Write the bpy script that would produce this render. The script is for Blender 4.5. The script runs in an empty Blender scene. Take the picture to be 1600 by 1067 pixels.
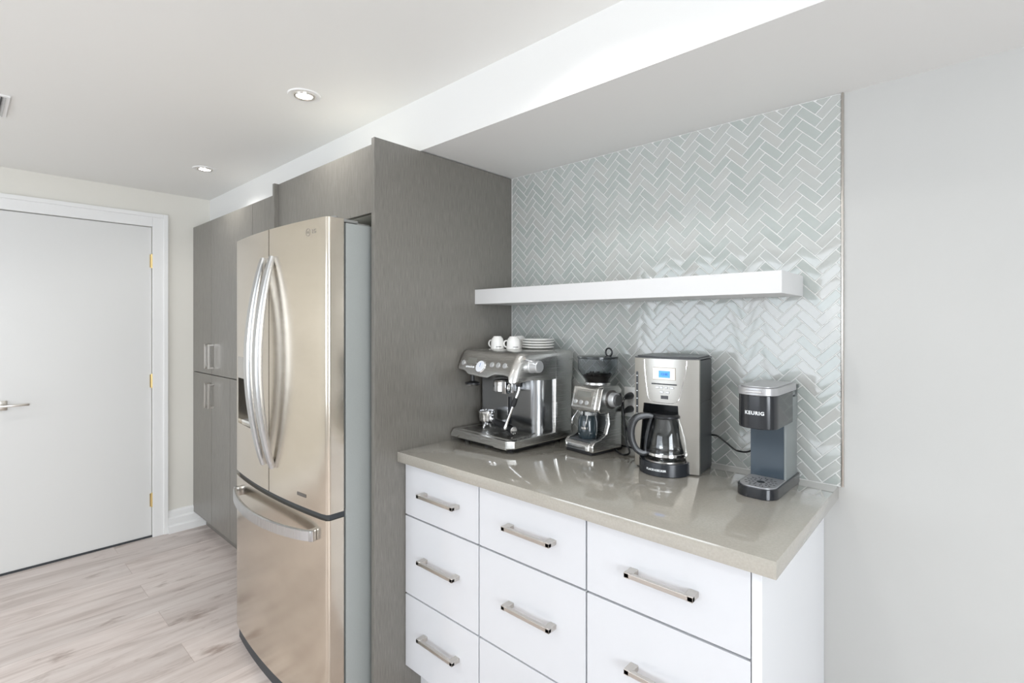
import bpy, bmesh, math, random
from mathutils import Vector, Matrix
random.seed(7)
sc = bpy.context.scene
C = sc.collection
R = math.radians
PI = math.pi
FL = -0.055                       # floor height before the final lift that brings the floor to z = 0
LIFT = 0.055

# ------------------------------------------------------------------ camera, view, world, lights
cam = bpy.data.objects.new('camera', bpy.data.cameras.new('camera'))
C.objects.link(cam); sc.camera = cam
cam.location = (0, -1.79, 1.40 + LIFT)
cam.rotation_euler = (R(90), 0, R(42.3))
cam.data.sensor_width = 36
cam.data.lens = 790 / 1600 * 36
cam.data.shift_y = -28.5 / 1600
cam.data.clip_start = 0.02

sc.view_settings.view_transform = 'Standard'
sc.view_settings.look = 'None'
sc.view_settings.gamma = 1
sc.view_settings.use_curve_mapping = False
sc.view_settings.exposure = 0.38

w = bpy.data.worlds.new('world'); sc.world = w; w.use_nodes = True
w.node_tree.nodes['Background'].inputs[0].default_value = (0.82, 0.90, 1.0, 1)
w.node_tree.nodes['Background'].inputs[1].default_value = 2.2

def area(name, loc, rot, sx, sy, power, col=(1, 1, 1), spread=180):
    l = bpy.data.lights.new(name, 'AREA'); l.shape = 'RECTANGLE'; l.size = sx; l.size_y = sy
    l.energy = power; l.color = col; l.spread = R(spread)
    o = bpy.data.objects.new(name, l); C.objects.link(o); o.location = loc; o.rotation_euler = rot
    return o
# daylight entering by the two windows behind and beside the camera
area('window_daylight', (-2.0, -4.66, 1.35 + LIFT), (R(90), 0, 0), 2.9, 1.5, 19, (0.90, 0.95, 1.0))
area('side_window_daylight', (2.26, -2.6, 1.35 + LIFT), (R(90), 0, R(90)), 1.7, 1.4, 64, (0.90, 0.95, 1.0))
DOWNLIGHTS = [(-3.31, -0.815), (-1.95, -0.865), (-0.76, -0.87), (0.7, -0.87),
              (-3.2, -2.3), (-1.7, -2.3), (-0.2, -2.3), (1.3, -2.3), (-3.2, -3.7), (-1.2, -3.7), (0.8, -3.7)]
for i, (lx, ly) in enumerate(DOWNLIGHTS):
    l = bpy.data.lights.new('downlight_beam', 'SPOT'); l.energy = (8.5, 9.0, 11.0, 2.0)[i] if i < 4 else 9.5
    l.spot_size = R(150); l.spot_blend = 0.6; l.shadow_soft_size = 0.028; l.color = (1.0, 0.985, 0.96)
    o = bpy.data.objects.new('downlight_beam', l); C.objects.link(o); o.location = (lx, ly, 2.288 + LIFT)

# ------------------------------------------------------------------ materials
def mat(name, col, rough=0.5, metal=0.0, coat=0.0, **kw):
    m = bpy.data.materials.new(name); m.use_nodes = True
    b = m.node_tree.nodes['Principled BSDF']
    b.inputs['Base Color'].default_value = (*col, 1)
    b.inputs['Roughness'].default_value = rough
    b.inputs['Metallic'].default_value = metal
    b.inputs['Coat Weight'].default_value = coat
    b.inputs['Coat Roughness'].default_value = kw.get('coatr', 0.08)
    if 'spec' in kw: b.inputs['Specular IOR Level'].default_value = kw['spec']
    if 'trans' in kw: b.inputs['Transmission Weight'].default_value = kw['trans']
    if 'ior' in kw: b.inputs['IOR'].default_value = kw['ior']
    if 'aniso' in kw: b.inputs['Anisotropic'].default_value = kw['aniso']
    if 'emit' in kw:
        b.inputs['Emission Color'].default_value = (*kw['emit'], 1)
        b.inputs['Emission Strength'].default_value = kw['es']
    return m
def nodes(m): return m.node_tree.nodes, m.node_tree.links, m.node_tree.nodes['Principled BSDF']
def noise_chain(m, scale, ramp, nscale=1.0, detail=6, rough=0.6, coord='Object', dist=0.0, target='Base Color'):
    n, l, b = nodes(m)
    tc = n.new('ShaderNodeTexCoord'); mp = n.new('ShaderNodeMapping'); mp.inputs['Scale'].default_value = scale
    nz = n.new('ShaderNodeTexNoise'); nz.inputs['Scale'].default_value = nscale; nz.inputs['Detail'].default_value = detail
    nz.inputs['Roughness'].default_value = rough; nz.inputs['Distortion'].default_value = dist
    cr = n.new('ShaderNodeValToRGB')
    els = cr.color_ramp.elements
    while len(els) < len(ramp): els.new(0.5)
    for e, (p, c) in zip(els, ramp): e.position = p; e.color = (*c, 1)
    l.new(tc.outputs[coord], mp.inputs[0]); l.new(mp.outputs[0], nz.inputs[0]); l.new(nz.outputs['Fac'], cr.inputs[0])
    if target: l.new(cr.outputs[0], b.inputs[target])
    return nz, cr
def bump(m, src, strength, dist=0.001):
    n, l, b = nodes(m)
    bp = n.new('ShaderNodeBump'); bp.inputs['Strength'].default_value = strength; bp.inputs['Distance'].default_value = dist
    l.new(src, bp.inputs['Height']); l.new(bp.outputs[0], b.inputs['Normal'])

WALL = mat('wall_paint', (0.66, 0.66, 0.645), 0.6)
nz, cr = noise_chain(WALL, (1, 1, 1), [(0.3, (0.515, 0.515, 0.50)), (0.7, (0.535, 0.535, 0.52))], 1.3); 
WARMWALL = mat('end_wall_paint', (0.76, 0.74, 0.68), 0.6)
noise_chain(WARMWALL, (1, 1, 1), [(0.3, (0.75, 0.73, 0.67)), (0.7, (0.77, 0.75, 0.69))], 1.3)
BULK = mat('bulkhead_paint', (0.81, 0.81, 0.795), 0.55)
CEIL = mat('ceiling_paint', (0.86, 0.86, 0.835), 0.55)
TRIM = mat('white_trim_paint', (0.84, 0.84, 0.83), 0.3)
DOORP = mat('white_door_paint', (0.73, 0.73, 0.715), 0.35)
GLOSSW = mat('gloss_white_lacquer', (0.67, 0.68, 0.705), 0.12, coat=0.6, coatr=0.04)
CABW = mat('white_cabinet_side', (0.76, 0.77, 0.79), 0.35)
SHELFW = mat('white_shelf_lacquer', (0.67, 0.67, 0.67), 0.35)
BRASS = mat('brass', (0.75, 0.58, 0.28), 0.3, 1.0)
NICKEL = mat('brushed_nickel', (0.60, 0.57, 0.53), 0.28, 1.0)
CHROME = mat('chrome', (0.85, 0.85, 0.86), 0.08, 1.0)
BLACK = mat('black_plastic', (0.012, 0.013, 0.015), 0.28)
MBLACK = mat('matte_black_rubber', (0.010, 0.010, 0.011), 0.6)
DARKGAP = mat('dark_gasket', (0.04, 0.045, 0.05), 0.5)
WHITEP = mat('white_plastic', (0.85, 0.85, 0.83), 0.3)
CERAMIC = mat('white_ceramic', (0.86, 0.85, 0.82), 0.15, coat=0.5)
BUTTON = mat('button_silver', (0.62, 0.63, 0.64), 0.3, 0.6)
DIALFACE = mat('gauge_face', (0.82, 0.85, 0.90), 0.25)
LCDG = mat('display_grey', (0.20, 0.20, 0.18), 0.12)
LCDB = mat('display_blue', (0.05, 0.25, 0.75), 0.3, emit=(0.06, 0.28, 0.85), es=0.6)
DKBLUE = mat('navy_digit', (0.01, 0.03, 0.12), 0.4)
LAMP = mat('lamp_diffuser', (1, 1, 1), 0.5, emit=(1.0, 0.97, 0.92), es=9.0)
FRSIDE = mat('fridge_side_grey', (0.34, 0.37, 0.37), 0.38)
noise_chain(FRSIDE, (1, 1, 1), [(0.3, (0.325, 0.345, 0.335)), (0.7, (0.345, 0.365, 0.355))], 300)
KSILVER = mat('silver_plastic', (0.48, 0.48, 0.49), 0.33, 0.5)
KBLACK = mat('brewer_black', (0.016, 0.018, 0.022), 0.2, coat=0.3)
KBLUE = mat('brewer_column_slate', (0.032, 0.050, 0.068), 0.22)
KSIDE = mat('brewer_side_grey', (0.20, 0.22, 0.22), 0.35)
SMOKE = mat('smoked_clear_plastic', (0.72, 0.74, 0.76), 0.04, trans=1.0, ior=1.2)
GLASS = mat('clear_glass', (0.97, 0.98, 0.98), 0.0, trans=1.0, ior=1.45)
BEANS = mat('coffee_beans', (0.02, 0.014, 0.012), 0.4)
INK = mat('dark_print', (0.03, 0.03, 0.035), 0.5)
INKW = mat('white_print', (0.85, 0.87, 0.88), 0.4)
GREYP = mat('grey_print', (0.32, 0.30, 0.27), 0.4)

# brushed steel: fine streaks in colour and roughness
def steel(name, c0, c1, rough, scale, aniso=0.5):
    m = mat(name, c0, rough, 1.0, aniso=aniso)
    nz, cr = noise_chain(m, scale, [(0.35, c0), (0.65, c1)], 1.0, 4)
    n, l, b = nodes(m)
    mr = n.new('ShaderNodeMapRange'); mr.inputs[3].default_value = rough - 0.015; mr.inputs[4].default_value = rough + 0.015
    l.new(nz.outputs['Fac'], mr.inputs[0]); l.new(mr.outputs[0], b.inputs['Roughness'])
    return m
FSTEEL = mat('fridge_steel', (0.60, 0.54, 0.46), 0.20, 1.0, aniso=0.3)
noise_chain(FSTEEL, (2, 2, 5), [(0.3, (0.625, 0.565, 0.48)), (0.7, (0.685, 0.622, 0.535))], 1.6, 6, 0.7)  # beige tint puts the warm room's reflection into the steel colour
HSTEEL = steel('handle_steel', (0.55, 0.555, 0.56), (0.57, 0.575, 0.58), 0.27, (500, 500, 6))
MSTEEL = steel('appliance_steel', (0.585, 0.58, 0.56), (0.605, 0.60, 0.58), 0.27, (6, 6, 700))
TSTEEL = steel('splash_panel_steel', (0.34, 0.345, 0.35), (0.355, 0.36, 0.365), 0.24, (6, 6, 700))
GSTEEL = steel('grinder_steel', (0.67, 0.665, 0.645), (0.69, 0.685, 0.665), 0.27, (6, 6, 700))
CSTEEL = steel('coffee_maker_steel', (0.42, 0.405, 0.375), (0.435, 0.42, 0.39), 0.28, (6, 6, 700))

# dark laminate with a fine vertical grain
LAM = mat('dark_oak_laminate', (0.1, 0.09, 0.08), 0.31)
nz, cr = noise_chain(LAM, (520, 520, 16), [(0.28, (0.115, 0.108, 0.094)), (0.5, (0.175, 0.165, 0.146)), (0.72, (0.240, 0.227, 0.203))], 1.0, 5, 0.65)
LAM.node_tree.nodes['Principled BSDF'].inputs['Specular IOR Level'].default_value = 0.75
bump(LAM, nz.outputs['Fac'], 0.25, 0.0006)

# quartz worktop
QUARTZ = mat('taupe_quartz', (0.27, 0.25, 0.22), 0.10, coat=0.8, coatr=0.03, spec=0.9)
noise_chain(QUARTZ, (1, 1, 1), [(0.3, (0.37, 0.35, 0.305)), (0.7, (0.42, 0.395, 0.345))], 180, 3)

# tiles: one colour step per tile, glossy glaze
TILE = mat('glazed_tile', (0.6, 0.64, 0.62), 0.07, coat=0.5, coatr=0.03)
n, l, b = nodes(TILE)
g = n.new('ShaderNodeNewGeometry'); cr = n.new('ShaderNodeValToRGB'); els = cr.color_ramp.elements
els.new(0.5); els.new(0.8)
for e, (p, c) in zip(els, [(0.0, (0.415, 0.45, 0.43)), (0.4, (0.44, 0.47, 0.45)), (0.75, (0.475, 0.48, 0.46)), (1.0, (0.48, 0.50, 0.485))]):
    e.position = p; e.color = (*c, 1)
l.new(g.outputs['Random Per Island'], cr.inputs[0]); l.new(cr.outputs[0], b.inputs['Base Color'])
GROUT = mat('white_grout', (0.74, 0.745, 0.73), 0.7)

# floor planks along Y
FLOORM = mat('light_oak_planks', (0.6, 0.55, 0.5), 0.38)
n, l, b = nodes(FLOORM)
tc = n.new('ShaderNodeTexCoord'); mp = n.new('ShaderNodeMapping'); mp.inputs['Rotation'].default_value = (0, 0, R(90))
br = n.new('ShaderNodeTexBrick'); br.offset = 0.37; br.inputs['Scale'].default_value = 1.0
br.inputs['Brick Width'].default_value = 1.75; br.inputs['Row Height'].default_value = 0.19
br.inputs['Mortar Size'].default_value = 0.0014; br.inputs['Mortar Smooth'].default_value = 0.3
br.inputs['Color1'].default_value = (0.0, 0.0, 0.0, 1); br.inputs['Color2'].default_value = (1, 1, 1, 1); br.inputs['Mortar'].default_value = (0.5, 0.5, 0.5, 1)
l.new(tc.outputs['Object'], mp.inputs[0]); l.new(mp.outputs[0], br.inputs['Vector'])
mp2 = n.new('ShaderNodeMapping'); mp2.inputs['Scale'].default_value = (9, 1.1, 1)
l.new(tc.outputs['Object'], mp2.inputs[0])
addv = n.new('ShaderNodeVectorMath'); addv.operation = 'ADD'; l.new(mp2.outputs[0], addv.inputs[0])
scl = n.new('ShaderNodeVectorMath'); scl.operation = 'SCALE'; scl.inputs['Scale'].default_value = 7.0
l.new(br.outputs['Color'], scl.inputs[0]); l.new(scl.outputs[0], addv.inputs[1])
nz = n.new('ShaderNodeTexNoise'); nz.inputs['Scale'].default_value = 1.7; nz.inputs['Detail'].default_value = 9; nz.inputs['Roughness'].default_value = 0.62; nz.inputs['Distortion'].default_value = 0.7
l.new(addv.outputs[0], nz.inputs[0])
cr = n.new('ShaderNodeValToRGB'); els = cr.color_ramp.elements; els.new(0.5); els.new(0.6)
for e, (p, c) in zip(els, [(0.25, (0.42, 0.345, 0.31)), (0.38, (0.57, 0.49, 0.455)), (0.50, (0.68, 0.60, 0.565)), (0.72, (0.80, 0.73, 0.695))]):
    e.position = p; e.color = (*c, 1)
l.new(nz.outputs['Fac'], cr.inputs[0])
mx = n.new('ShaderNodeMix'); mx.data_type = 'RGBA'; mx.blend_type = 'MULTIPLY'
mx.inputs[7].default_value = (0.78, 0.74, 0.72, 1)
l.new(br.outputs['Fac'], mx.inputs[0]); l.new(cr.outputs[0], mx.inputs[6]); 
kn = n.new('ShaderNodeTexNoise'); kn.inputs['Scale'].default_value = 1.0; kn.inputs['Detail'].default_value = 5; kn.inputs['Roughness'].default_value = 0.6
km = n.new('ShaderNodeMapping'); km.inputs['Scale'].default_value = (11, 3.6, 1); l.new(tc.outputs['Object'], km.inputs[0]); l.new(km.outputs[0], kn.inputs[0])
kr = n.new('ShaderNodeMapRange'); kr.inputs[1].default_value = 0.60; kr.inputs[2].default_value = 0.72; kr.inputs[3].default_value = 0.0; kr.inputs[4].default_value = 0.75; kr.clamp = True
l.new(kn.outputs['Fac'], kr.inputs[0])
kx = n.new('ShaderNodeMix'); kx.data_type = 'RGBA'; kx.blend_type = 'MULTIPLY'; kx.inputs[7].default_value = (0.42, 0.35, 0.31, 1)
l.new(kr.outputs[0], kx.inputs[0]); l.new(mx.outputs[2], kx.inputs[6])
hv = n.new('ShaderNodeMix'); hv.data_type = 'RGBA'; hv.blend_type = 'MULTIPLY'; hv.inputs[0].default_value = 0.16
l.new(kx.outputs[2], hv.inputs[6]); l.new(br.outputs['Color'], hv.inputs[7]); l.new(hv.outputs[2], b.inputs['Base Color'])
bump(FLOORM, nz.outputs['Fac'], 0.12, 0.001)

# ------------------------------------------------------------------ mesh helpers
def B(): return bmesh.new()
def box(bm, x0, x1, y0, y1, z0, z1, M=None, bev=0.0, seg=2):
    r = bmesh.ops.create_cube(bm, size=1.0)
    vs = r['verts']
    for v in vs:
        v.co = Vector((x0 + (v.co.x + .5) * (x1 - x0), y0 + (v.co.y + .5) * (y1 - y0), z0 + (v.co.z + .5) * (z1 - z0)))
    if bev > 0:
        es = list({e for v in vs for e in v.link_edges})
        rr = bmesh.ops.bevel(bm, geom=es, offset=bev, segments=seg, affect='EDGES', profile=0.5)
        vs = list({v for v in vs if v.is_valid} | set(rr['verts']))
    if M:
        for v in vs: v.co = M @ v.co
    return vs
def frame(d):
    d = Vector(d).normalized()
    a = Vector((0, 0, 1)) if abs(d.z) < 0.95 else Vector((1, 0, 0))
    u = d.cross(a).normalized(); v = d.cross(u).normalized()
    return u, v, d
def lathe(bm, prof, org=(0, 0, 0), axis=(0, 0, 1), seg=32, cap=True):
    u, v, d = frame(axis); org = Vector(org); rings = []
    for r, h in prof:
        if r < 1e-6: rings.append([bm.verts.new(org + d * h)])
        else: rings.append([bm.verts.new(org + d * h + (u * math.cos(t) + v * math.sin(t)) * r) for t in [2 * PI * k / seg for k in range(seg)]])
    for a, b_ in zip(rings, rings[1:]):
        for k in range(seg):
            k2 = (k + 1) % seg
            if len(a) == 1 and len(b_) == 1: continue
            if len(a) == 1: bm.faces.new([a[0], b_[k], b_[k2]])
            elif len(b_) == 1: bm.faces.new([a[k2], a[k], b_[0]])
            else: bm.faces.new([a[k], b_[k], b_[k2], a[k2]])
    if cap:
        for rg in (rings[0], rings[-1]):
            if len(rg) > 2: bm.faces.new(rg)
def cyl(bm, p0, p1, r0, r1=None, seg=24, ch=0.0):
    r1 = r0 if r1 is None else r1
    p0 = Vector(p0); p1 = Vector(p1); L = (p1 - p0).length
    prof = [(r0, 0), (r1, L)] if ch <= 0 else [(r0 - ch, 0), (r0, ch), (r1, L - ch), (r1 - ch, L)]
    lathe(bm, prof, p0, p1 - p0, seg)
def catmull(pts, n=8):
    P = [Vector(p) for p in pts]; P = [2 * P[0] - P[1]] + P + [2 * P[-1] - P[-2]]; out = []
    for i in range(1, len(P) - 2):
        for k in range(n):
            t = k / n; a, b_, c, d = P[i - 1:i + 3]
            out.append(0.5 * ((2 * b_) + (c - a) * t + (2 * a - 5 * b_ + 4 * c - d) * t * t + (3 * b_ - a - 3 * c + d) * t ** 3))
    out.append(P[-2]); return out
def tube(bm, pts, r, seg=10, radii=None):
    pts = [Vector(p) for p in pts]; rings = []; u = None
    for i, p in enumerate(pts):
        d = (pts[min(i + 1, len(pts) - 1)] - pts[max(i - 1, 0)]).normalized()
        if u is None: u = frame(d)[0]
        u = (u - d * u.dot(d)).normalized(); v = d.cross(u)
        rr = radii[i] if radii else r
        rings.append([bm.verts.new(p + (u * math.cos(2 * PI * k / seg) + v * math.sin(2 * PI * k / seg)) * rr) for k in range(seg)])
    for a, b_ in zip(rings, rings[1:]):
        for k in range(seg): bm.faces.new([a[k], b_[k], b_[(k + 1) % seg], a[(k + 1) % seg]])
    bm.faces.new(rings[0]); bm.faces.new(rings[-1])
def sweep(bm, pts, side, w, t):
    """rectangular bar: pts centre line, side = fixed width direction, w(i) width, t(i) thickness"""
    pts = [Vector(p) for p in pts]; side = Vector(side); rings = []
    for i, p in enumerate(pts):
        d = (pts[min(i + 1, len(pts) - 1)] - pts[max(i - 1, 0)]).normalized()
        nrm = d.cross(side).normalized(); ww = w(i / (len(pts) - 1)) / 2; tt = t(i / (len(pts) - 1)) / 2
        c = 0.3
        sh = [(-ww, -tt * c), (-ww * (1 - .15), -tt), (ww * .85, -tt), (ww, -tt * c), (ww, tt * c), (ww * .85, tt), (-ww * .85, tt), (-ww, tt * c)]
        rings.append([bm.verts.new(p + side * a + nrm * b_) for a, b_ in sh])
    for a, b_ in zip(rings, rings[1:]):
        for k in range(8): bm.faces.new([a[k], b_[k], b_[(k + 1) % 8], a[(k + 1) % 8]])
    bm.faces.new(rings[0]); bm.faces.new(rings[-1])
def prism(bm, poly, lo, hi, axis='x', M=None):
    """poly: list of 2D points in the plane across the axis (x: (y,z), y: (x,z), z: (x,y))"""
    def P(a, q):
        v = {'x': (q, a[0], a[1]), 'y': (a[0], q, a[1]), 'z': (a[0], a[1], q)}[axis]
        v = Vector(v); return M @ v if M else v
    A = [bm.verts.new(P(a, lo)) for a in poly]; Bv = [bm.verts.new(P(a, hi)) for a in poly]
    n_ = len(poly)
    bm.faces.new(A); bm.faces.new(Bv)
    for k in range(n_): bm.faces.new([A[k], A[(k + 1) % n_], Bv[(k + 1) % n_], Bv[k]])
def rrect(x0, x1, y0, y1, rs, seg=6):
    """rounded rectangle; rs = radii at (x0,y0),(x1,y0),(x1,y1),(x0,y1)"""
    pts = []
    cs = [(x0, y0, 1, 1, 180), (x1, y0, -1, 1, 270), (x1, y1, -1, -1, 0), (x0, y1, 1, -1, 90)]
    for (cx, cy, sx, sy, a0), r in zip(cs, rs):
        if r <= 0: pts.append((cx, cy)); continue
        ox, oy = cx + sx * r, cy + sy * r
        for k in range(seg + 1):
            a = R(a0 + 90 * k / seg); pts.append((ox + r * math.cos(a), oy + r * math.sin(a)))
    return pts
def obj(name, bm, m, parent=None, loc=None, bevel=0.0, smooth=35, bseg=2):
    bmesh.ops.recalc_face_normals(bm, faces=bm.faces[:])
    me = bpy.data.meshes.new(name); bm.to_mesh(me); bm.free()
    for mm in (m if isinstance(m, list) else [m]): me.materials.append(mm)
    if smooth:
        for p in me.polygons: p.use_smooth = True
        me.set_sharp_from_angle(angle=R(smooth))
    o = bpy.data.objects.new(name, me); C.objects.link(o)
    if parent: o.parent = parent
    if loc: o.location = loc
    if bevel > 0:
        md = o.modifiers.new('bevel', 'BEVEL'); md.width = bevel; md.segments = bseg; md.limit_method = 'ANGLE'; md.angle_limit = R(40)
        md.harden_normals = True
    return o
def thing(name, label, cat, loc=(0, 0, 0), rotz=0, group=None):
    o = bpy.data.objects.new(name, None); C.objects.link(o); o.empty_display_size = 0.05
    o.location = loc; o.rotation_euler = (0, 0, rotz); o['label'] = label; o['category'] = cat
    if group: o['group'] = group
    return o
def struct(o): o['kind'] = 'structure'; return o
def tag(o, label, cat, group=None):
    o['label'] = label; o['category'] = cat
    if group: o['group'] = group
    return o
def text(name, s, size, m, parent, M, ext=0.0004, align='CENTER', shear=0.0, bold=0.0, spacing=1.0):
    cu = bpy.data.curves.new(name, 'FONT'); cu.body = s; cu.size = size; cu.extrude = ext; cu.align_x = align; cu.align_y = 'CENTER'
    cu.shear = shear; cu.offset = bold; cu.space_character = spacing
    t = bpy.data.objects.new(name, cu); C.objects.link(t)
    bpy.context.view_layer.update()
    me = bpy.data.meshes.new_from_object(t.evaluated_get(bpy.context.evaluated_depsgraph_get()))
    bpy.data.objects.remove(t); me.materials.clear(); me.materials.append(m)
    o = bpy.data.objects.new(name, me); C.objects.link(o); o.parent = parent
    me.transform(M)
    return o
def facing(org, right, up):
    """matrix that lays text (x right, y up) on a surface"""
    r = Vector(right).normalized(); u = Vector(up).normalized(); nn = r.cross(u)
    M = Matrix((r, u, nn)).transposed().to_4x4(); M.translation = Vector(org); return M

# ------------------------------------------------------------------ room shell
XL, XR, YF, ZC, ZS = -4.13, 2.2, -4.6, 2.30, 2.09
bm = B(); box(bm, XL - .15, XR + .15, YF - .15, .15, FL - .1, FL); struct(obj('floor', bm, FLOORM, smooth=0))
bm = B(); box(bm, XL - .15, XR + .15, YF - .15, .15, ZC, ZC + .1); struct(obj('ceiling', bm, CEIL, smooth=0))
bm = B(); box(bm, XL - .15, XR + .15, 0, .15, FL, ZC); struct(obj('wall_back', bm, WALL, smooth=0))
DY0, DY1, DZ = -1.705, -0.892, 2.056            # the door opening in the end wall
bm = B()
box(bm, XL - .15, XL, DY1, 0, FL, ZC); box(bm, XL - .15, XL, YF, DY0, FL, ZC); box(bm, XL - .15, XL, DY0, DY1, DZ, ZC)
struct(obj('wall_left', bm, WARMWALL, smooth=0))
bm = B()                                         # wall behind the camera, with its window
box(bm, XL, -3.5, YF - .15, YF, FL, ZC); box(bm, -.5, XR, YF - .15, YF, FL, ZC)
box(bm, -3.5, -.5, YF - .15, YF, FL, .55); box(bm, -3.5, -.5, YF - .15, YF, 2.12, ZC)
struct(obj('wall_front', bm, WALL, smooth=0))
bm = B()                                         # right wall, with its window
box(bm, XR, XR + .15, YF - .15, -3.5, FL, ZC); box(bm, XR, XR + .15, -1.7, .15, FL, ZC)
box(bm, XR, XR + .15, -3.5, -1.7, FL, .6); box(bm, XR, XR + .15, -3.5, -1.7, 2.08, ZC)
struct(obj('wall_right', bm, WALL, smooth=0))
bm = B()
for a, b_ in ((-3.5, -3.44), (-2.03, -1.97), (-.56, -.5)): box(bm, a, b_, YF - .10, YF - .04, .55, 2.12)
for a, b_ in ((.55, .61), (2.06, 2.12)): box(bm, -3.5, -.5, YF - .10, YF - .04, a, b_)
struct(obj('window_1', bm, TRIM, smooth=0))
bm = B()
for a, b_ in ((-3.5, -3.44), (-2.63, -2.57), (-1.76, -1.7)): box(bm, XR + .04, XR + .10, a, b_, .6, 2.08)
for a, b_ in ((.6, .66), (2.02, 2.08)): box(bm, XR + .04, XR + .10, -3.5, -1.7, a, b_)
struct(obj('window_2', bm, TRIM, smooth=0))
bm = B(); box(bm, XL, XR, -.54, 0, ZS, ZC); struct(obj('ceiling_bulkhead', bm, BULK, smooth=0))

# door in the end wall
d = bpy.data.objects.new('door_1', None); C.objects.link(d); struct(d); d.location = (XL, DY1, FL)
bm = B(); box(bm, -.045, -.004, -(DY1 - DY0) + .004, -.003, .012, DZ - FL - .004); obj('door_leaf', bm, DOORP, d, bevel=.002)
for hz in (1.823, 1.008, .199):
    bm = B(); cyl(bm, (.003, -.002, hz - FL - .045), (.003, -.002, hz - FL + .045), .006, seg=12)
    box(bm, -.002, .002, -.014, .010, hz - FL - .044, hz - FL + .044)
    for k in (-1, 1): cyl(bm, (.003, -.002, hz - FL + k * .047 - .002), (.003, -.002, hz - FL + k * .047 + .002), .0045, seg=10)
    obj('hinge', bm, BRASS, d)
hz = .925 - FL; hy = -.728
dh = bpy.data.objects.new('door_handle', None); C.objects.link(dh); dh.parent = d; dh.location = (0, hy, hz)
bm = B(); box(bm, -.004, .006, -.028, .028, -.028, .028, bev=.003); obj('rose', bm, NICKEL, dh)
bm = B(); cyl(bm, (.004, 0, 0), (.05, 0, 0), .010, seg=16); box(bm, .040, .052, -.012, .118, -.006, .006, bev=.002); obj('lever', bm, NICKEL, dh)
# door casing
bm = B()
box(bm, XL, XL + .014, DY1, DY1 + .088, FL, DZ + .09); box(bm, XL, XL + .014, DY0 - .088, DY0, FL, DZ + .09); box(bm, XL, XL + .014, DY0, DY1, DZ, DZ + .09)
box(bm, XL + .014, XL + .022, DY1 + .062, DY1 + .088, FL, DZ + .09); box(bm, XL + .014, XL + .022, DY0 - .088, DY0 - .062, FL, DZ + .09)
box(bm, XL + .014, XL + .022, DY0 - .062, DY1 + .062, DZ + .064, DZ + .09)
struct(obj('trim_1', bm, TRIM, smooth=0, bevel=.002))
bm = B(); box(bm, XL - .15, XL, DY0, DY1, FL - .001, FL + .012); struct(obj('trim_2', bm, DARKGAP, smooth=0))
# baseboards: three steps
def bb_prof(t=1): return [(0, 0), (.036, 0), (.036, .046), (.030, .054), (.024, .057), (.024, .098), (.019, .106), (.013, .109), (.013, .142), (.008, .152), (0, .155)]
def baseboard(name, M, length):
    bm = B(); prism(bm, [(a, b_) for a, b_ in bb_prof()], 0, length, 'x', M)
    struct(obj(name, bm, TRIM, smooth=25))
# local x = along wall, y = out of wall, z up
def MM(org, ax, out):
    ax = Vector(ax); out = Vector(out); m = Matrix((ax, out, Vector((0, 0, 1)))).transposed().to_4x4(); m.translation = Vector(org); return m
baseboard('baseboard_left', MM((XL, DY1 + .088, FL), (0, 1, 0), (1, 0, 0)), -.57 - (DY1 + .088))
baseboard('baseboard_left_near', MM((XL, YF, FL), (0, 1, 0), (1, 0, 0)), (DY0 - .088) - YF)
baseboard('baseboard_right', MM((XR, 0, FL), (0, -1, 0), (-1, 0, 0)), -YF)
baseboard('baseboard_front', MM((XL, YF, FL), (1, 0, 0), (0, 1, 0)), XR - XL)
baseboard('baseboard_back', MM((XR, 0, FL), (-1, 0, 0), (0, -1, 0)), XR + .33)

# ------------------------------------------------------------------ backsplash: herringbone tile field
TX0, TX1, TZ0, TZ1 = -1.622, -0.2895, 0.912, 2.088
def clip(poly, x0, x1, z0, z1):
    for ax, lim, sgn in ((0, x0, 1), (0, x1, -1), (1, z0, 1), (1, z1, -1)):
        out = []
        for i in range(len(poly)):
            a = poly[i]; b_ = poly[(i + 1) % len(poly)]
            da = sgn * (a[ax] - lim); db = sgn * (b_[ax] - lim)
            if da >= 0: out.append(a)
            if da * db < 0:
                t = da / (da - db); out.append((a[0] + (b_[0] - a[0]) * t, a[1] + (b_[1] - a[1]) * t))
        poly = out
        if len(poly) < 3: return []
    return poly
def parea(p): return 0.5 * sum(p[i][0] * p[(i + 1) % len(p)][1] - p[(i + 1) % len(p)][0] * p[i][1] for i in range(len(p)))
def inset(poly, dd):
    n_ = len(poly); L = []
    for i in range(n_):
        a = poly[i]; b_ = poly[(i + 1) % n_]; dx, dz = b_[0] - a[0], b_[1] - a[1]; ln = math.hypot(dx, dz)
        L.append((a[0] - dz / ln * dd, a[1] + dx / ln * dd, dx / ln, dz / ln))
    out = []
    for i in range(n_):
        p, q = L[i - 1], L[i]; det = p[2] * q[3] - p[3] * q[2]
        if abs(det) < 1e-6: return None
        t = ((q[0] - p[0]) * q[3] - (q[1] - p[1]) * q[2]) / det
        out.append((p[0] + p[2] * t, p[1] + p[3] * t))
    if parea(out) <= 0: return None
    for i in range(n_):                      # edges must keep their direction
        a, b_ = out[i], out[(i + 1) % n_]
        if (b_[0] - a[0]) * L[i][2] + (b_[1] - a[1]) * L[i][3] <= 0: return None
    return out
W_, L_, G_ = 0.0280, 0.0765, 0.0022
s2 = math.sqrt(2); OX, OZ = -0.412 - (L_ - W_) / s2, 2.063
bmt = B()
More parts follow.
